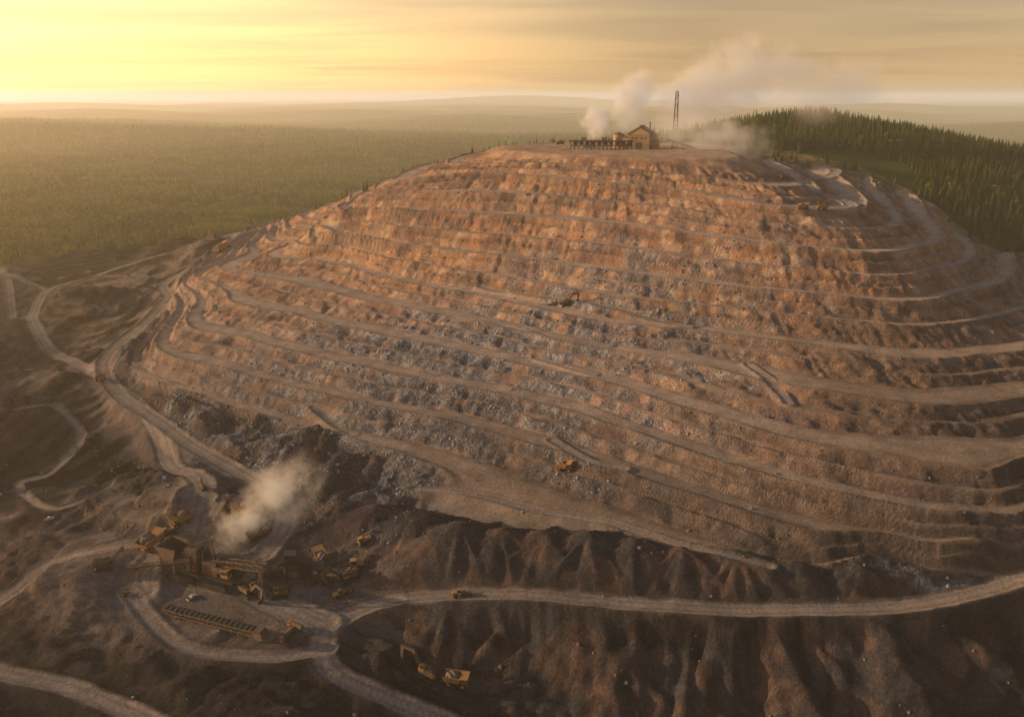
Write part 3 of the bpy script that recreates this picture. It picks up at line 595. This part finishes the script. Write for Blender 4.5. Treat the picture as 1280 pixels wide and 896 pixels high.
def gn_instances(name,pts,scl,idx,coll,rotx=False):
    m_=bpy.data.meshes.new(name); m_.vertices.add(len(pts)); m_.vertices.foreach_set("co",np.asarray(pts,np.float32).ravel())
    a=m_.attributes.new("scl",'FLOAT','POINT'); a.data.foreach_set("value",np.asarray(scl,np.float32))
    a=m_.attributes.new("idx",'INT','POINT'); a.data.foreach_set("value",np.asarray(idx,np.int32))
    a=m_.attributes.new("rot",'FLOAT_VECTOR','POINT'); R_=np.zeros((len(pts),3),np.float32); R_[:,2]=rng.random(len(pts))*6.28
    if rotx: R_[:,:2]=rng.random((len(pts),2))*6.28
    else: R_[:,:2]=(rng.random((len(pts),2))-.5)*.08
    a.data.foreach_set("vector",R_.ravel())
    o=bpy.data.objects.new(name,m_); scene.collection.objects.link(o)
    ng=bpy.data.node_groups.new(name+"_gn",'GeometryNodeTree'); ng.interface.new_socket("Geometry",in_out='INPUT',socket_type='NodeSocketGeometry'); ng.interface.new_socket("Geometry",in_out='OUTPUT',socket_type='NodeSocketGeometry')
    N=ng.nodes; Lk=ng.links; gi=N.new('NodeGroupInput'); go=N.new('NodeGroupOutput'); ip=N.new('GeometryNodeInstanceOnPoints'); ci=N.new('GeometryNodeCollectionInfo')
    ci.inputs[0].default_value=coll; ci.inputs[1].default_value=True; ci.inputs[2].default_value=True
    def na_(nm,dt):
        x=N.new('GeometryNodeInputNamedAttribute'); x.data_type=dt; x.inputs[0].default_value=nm; return x.outputs[0]
    Lk.new(gi.outputs[0],ip.inputs['Points']); Lk.new(ci.outputs[0],ip.inputs['Instance']); ip.inputs['Pick Instance'].default_value=True
    Lk.new(na_("idx",'INT'),ip.inputs['Instance Index']); Lk.new(na_("scl",'FLOAT'),ip.inputs['Scale'])
    Lk.new(na_("rot",'FLOAT_VECTOR'),ip.inputs['Rotation']); Lk.new(ip.outputs[0],go.inputs[0])
    md=o.modifiers.new("instances",'NODES'); md.node_group=ng; return o
pts=[];scl=[]
for y0,y1,sp_,sc in((380,1500,6.2,.8),(1500,3200,11,1.1),(3200,7000,24,1.7)):
    yy=np.arange(y0,y1,sp_); xx=np.arange(-.68*y1-150,.68*y1+150,sp_); a,b_=np.meshgrid(xx,yy); a=a+(rng.random(a.shape)-.5)*sp_*.95; b_=b_+(rng.random(a.shape)-.5)*sp_*.95
    a=a.ravel();b_=b_.ravel(); fm=interp(xs,ys,fe,a,b_)
    clear=fbm(a/160,b_/160,201)
    keep=(fm>2)&(np.abs(a)<.68*b_+160)&((clear<.66))
    gm=(fm>-45)&(fm<=2)&(rng.random(a.shape)<.10)&(interp(xs,ys,road,a,b_)<.05)&(interp(xs,ys,padm,a,b_)<.1)
    keep|=gm
    a=a[keep];b_=b_[keep]; z=interp(xs,ys,Z,a,b_)-.3
    pts.append(np.stack([a,b_,z],-1)); scl.append(sc*(.6+.55*rng.random(len(a)))*(.75+.5*fbm(a/50,b_/50,202)))
pts=np.concatenate(pts);scl=np.concatenate(scl)
lf=fbm(pts[:,0]/90,pts[:,1]/90,203)
idx=np.where(rng.random(len(pts))<np.where(pts[:,0]<0,.2+.8*ss(.48,.6,lf),.05),4+rng.integers(0,2,len(pts)),rng.integers(0,4,len(pts)))
gn_instances("forest",pts,scl,idx,tcol)
print("trees",len(pts))
rcol=bpy.data.collections.new("rock_library")
RK=mat("broken_rock",(.13,.10,.085),.95,0,.5,.4,.8); RK2=mat("grey_rock",(.22,.22,.235),.95,0,.2,.4,.8)
for i in range(4):
    bm=bmesh.new(); bmesh.ops.create_icosphere(bm,subdivisions=1,radius=.5); r=random.Random(i)
    for v in bm.verts: v.co=Vector((v.co.x*r.uniform(.7,1.4),v.co.y*r.uniform(.7,1.3),v.co.z*r.uniform(.6,1.1)))
    m_=bpy.data.meshes.new("rock"); bm.to_mesh(m_); bm.free(); m_.materials.append(RK if i<2 else RK2); rcol.objects.link(bpy.data.objects.new("rock_%d"%i,m_))
N_=100000; a=rng.uniform(-320,380,N_); b_=rng.uniform(225,800,N_)
pr=interp(xs,ys,rough,a,b_)*.7+interp(xs,ys,bench,a,b_)*.03; gg=interp(xs,ys,gmask,a,b_); pr=pr*(.12+.88*gg)*(ss(.4,.6,fbm(a/14,b_/14,301))+.1)
keep=rng.random(N_)<pr; a=a[keep];b_=b_[keep]; gg=gg[keep]
gn_instances("rock_debris",np.stack([a,b_,interp(xs,ys,Z,a,b_)],-1),.4+1.7*rng.random(len(a))**3,np.where(rng.random(len(a))<gg-.1,2,0)+rng.integers(0,2,len(a)),rcol,True)

# ------------------------------------------------------------ haze, smoke
def volbox(name,c_,sz,build):
    bm=bmesh.new(); box(bm,(0,0,0),sz); m_=bpy.data.meshes.new(name); bm.to_mesh(m_); bm.free(); o=bpy.data.objects.new(name,m_); o.location=c_; scene.collection.objects.link(o)
    mt,g=newmat(name); build(g); m_.materials.append(mt); return o
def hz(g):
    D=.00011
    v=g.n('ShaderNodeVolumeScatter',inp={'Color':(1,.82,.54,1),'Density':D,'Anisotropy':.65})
    e=g.n('ShaderNodeEmission',inp={0:(1,.69,.37,1),1:D*.42}); ad=g.n('ShaderNodeAddShader',inp={0:v.outputs[0],1:e.outputs[0]})  # emission adds a golden glow to the haze in place of multiple scattering
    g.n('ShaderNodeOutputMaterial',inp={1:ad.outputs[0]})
volbox("glowing_haze",(0,14000,45),(50000,40000,450),hz)
def puff(parent,name,c_,rad,rot,dens,ns,seed,off_=.9,em=.26):
    bm=bmesh.new(); bmesh.ops.create_icosphere(bm,subdivisions=2,radius=1.05); m_=bpy.data.meshes.new(name); bm.to_mesh(m_); bm.free()
    o=bpy.data.objects.new(name,m_); o.location=c_; o.scale=rad; o.rotation_euler=rot; o.parent=parent; scene.collection.objects.link(o)
    mt,g=newmat(name); tc=g.n('ShaderNodeTexCoord').outputs['Object']; po=g.n('ShaderNodeNewGeometry').outputs['Position']
    ln=g.n('ShaderNodeVectorMath',operation='LENGTH',inp={0:tc}).outputs['Value']
    off=g.n('ShaderNodeVectorMath',operation='ADD',inp={0:po,1:(seed*37.,0,0)}).outputs[0]
    nz=g.n('ShaderNodeTexNoise',inp={'Vector':off,'Scale':ns,'Detail':3.0,'Roughness':.6}).outputs[0]
    d=g.math('ADD',g.math('SUBTRACT',off_,ln),g.math('MULTIPLY',g.math('SUBTRACT',nz,.5),3.2))
    d=g.n('ShaderNodeClamp',inp={0:d}).outputs[0]
    d=g.math('MULTIPLY',d,g.n('ShaderNodeMapRange',inp={0:ln,1:.5,2:1.0,3:1.,4:0.}).outputs[0]); d=g.math('MULTIPLY',d,dens)
    v=g.n('ShaderNodeVolumeScatter',inp={'Color':(1,.86,.68,1),'Density':d,'Anisotropy':.25})
    e=g.n('ShaderNodeEmission',inp={0:(1,.60,.32,1),1:g.math('MULTIPLY',d,em)}); ad=g.n('ShaderNodeAddShader',inp={0:v.outputs[0],1:e.outputs[0]})  # added emission: smoke and dust glow warm on top of the light they scatter
    g.n('ShaderNodeOutputMaterial',inp={1:ad.outputs[0]})
    m_.materials.append(mt)
def emp(n): e=bpy.data.objects.new(n,None); scene.collection.objects.link(e); return e
e=emp("smoke_plume"); e2=emp("smoke_plume"); e3=emp("dust_cloud"); e4=emp("dust_cloud")
puff(e,"lower_smoke",PD(745,152,850),(20,13,20),(0,.3,0),.3,.07,1)
puff(e,"upper_smoke",PD(790,124,860),(26,15,34),(0,.5,0),.2,.055,2,1.0)
puff(e2,"lower_smoke",PD(865,125,865),(42,22,36),(0,-.6,0),.12,.045,3,1.0)
puff(e2,"middle_smoke",PD(920,98,870),(75,28,44),(0,-.2,0),.08,.035,4,1.0)
puff(e2,"drifting_smoke",PD(1020,108,880),(95,30,40),(0,.05,0),.035,.03,5,1.0)
puff(e4,"dust",PD(885,170,800),(72,24,22),(0,.1,0),.06,.05,6,1.0)
pd=hit(300,672)
puff(e3,"dust_base",(pd[0],pd[1],pd[2]+5),(17,11,11),(0,-.5,0),.22,.13,7,.85,.14)
puff(e3,"dust_top",(pd[0]+16,pd[1]+8,pd[2]+16),(27,15,17),(0,-.7,0),.11,.09,8,.85,.14)

# ------------------------------------------------------------ world, sun, camera
wd=bpy.data.worlds.new("World"); scene.world=wd; wd.use_nodes=True; wd.node_tree.nodes.clear(); g=NT(wd.node_tree)
tc=g.n('ShaderNodeTexCoord').outputs['Generated']
sx=g.n('ShaderNodeSeparateXYZ',inp={0:tc})
zc=g.math('MULTIPLY_ADD',g.math('MAXIMUM',sx.outputs[2],0.0),.9,.07)
sv_=g.n('ShaderNodeCombineXYZ',inp={0:sx.outputs[0],1:sx.outputs[1],2:zc})
sky=g.n('ShaderNodeTexSky',sky_type='NISHITA',sun_disc=False,sun_elevation=SUN_EL,sun_rotation=SUN_AZ%(2*math.pi),air_density=1.2,dust_density=3.0,ozone_density=1.0,inp={0:sv_.outputs[0]})
zz=g.math('MAXIMUM',sx.outputs[2],.0); zi=g.math('ADD',zz,.05)
cv=g.n('ShaderNodeCombineXYZ',inp={0:g.math('DIVIDE',sx.outputs[0],zi),1:g.math('MULTIPLY',g.math('DIVIDE',sx.outputs[1],zi),2.2)})
cn=g.n('ShaderNodeTexNoise',inp={'Vector':cv.outputs[0],'Scale':.25,'Detail':6.0,'Roughness':.55,'Distortion':.6})
cf=g.n('ShaderNodeMapRange',inp={0:cn.outputs[0],1:.42,2:.68,3:0.,4:.8}).outputs[0]
low=g.n('ShaderNodeMapRange',interpolation_type='SMOOTHSTEP',inp={0:sx.outputs[2],1:0.03,2:.4,3:1.,4:0.}).outputs[0]
tint=g.mixc(1.0,sky.outputs[0],g.mixc(low,(.62,.68,.84,1),(2.3,1.33,.80,1)),'MULTIPLY')
dt=g.n('ShaderNodeVectorMath',operation='DOT_PRODUCT',inp={0:tc,1:(math.sin(math.radians(-36)),math.cos(math.radians(-36)),.09)}).outputs['Value']
gl=g.n('ShaderNodeMapRange',interpolation_type='SMOOTHSTEP',inp={0:dt,1:.66,2:1.0,3:0.,4:1.}).outputs[0]
gl=g.math('MULTIPLY',gl,low)
tint=g.mixc(gl,tint,g.mixc(1.0,tint,(2.6,2.45,2.0,1),'MULTIPLY'))
cl_=g.mixc(1.0,tint,(.68,.70,.80,1),'MULTIPLY'); fin=g.mixc(cf,tint,cl_)
bg=g.n('ShaderNodeBackground',inp={0:fin,1:.11}); g.n('ShaderNodeOutputWorld',inp={0:bg.outputs[0]})
sl=bpy.data.lights.new("sun",'SUN'); sl.energy=5.0; sl.color=(1,.73,.42); sl.angle=math.radians(.5)
so=bpy.data.objects.new("sun",sl); scene.collection.objects.link(so)
sd=Vector((math.sin(SUN_AZ)*math.cos(SUN_EL),math.cos(SUN_AZ)*math.cos(SUN_EL),math.sin(SUN_EL)))
so.rotation_mode='QUATERNION'; so.rotation_quaternion=sd.to_track_quat('Z','Y')
cam=bpy.data.cameras.new("camera"); cam.sensor_width=36; cam.lens=F/1280*36; cam.clip_end=80000; cam.clip_start=1
co=bpy.data.objects.new("camera",cam); co.location=(0,0,CH); co.rotation_euler=(math.radians(90)-TH,0,0); scene.collection.objects.link(co); scene.camera=co
scene.view_settings.view_transform='Standard'; scene.view_settings.look='None'; scene.view_settings.exposure=0
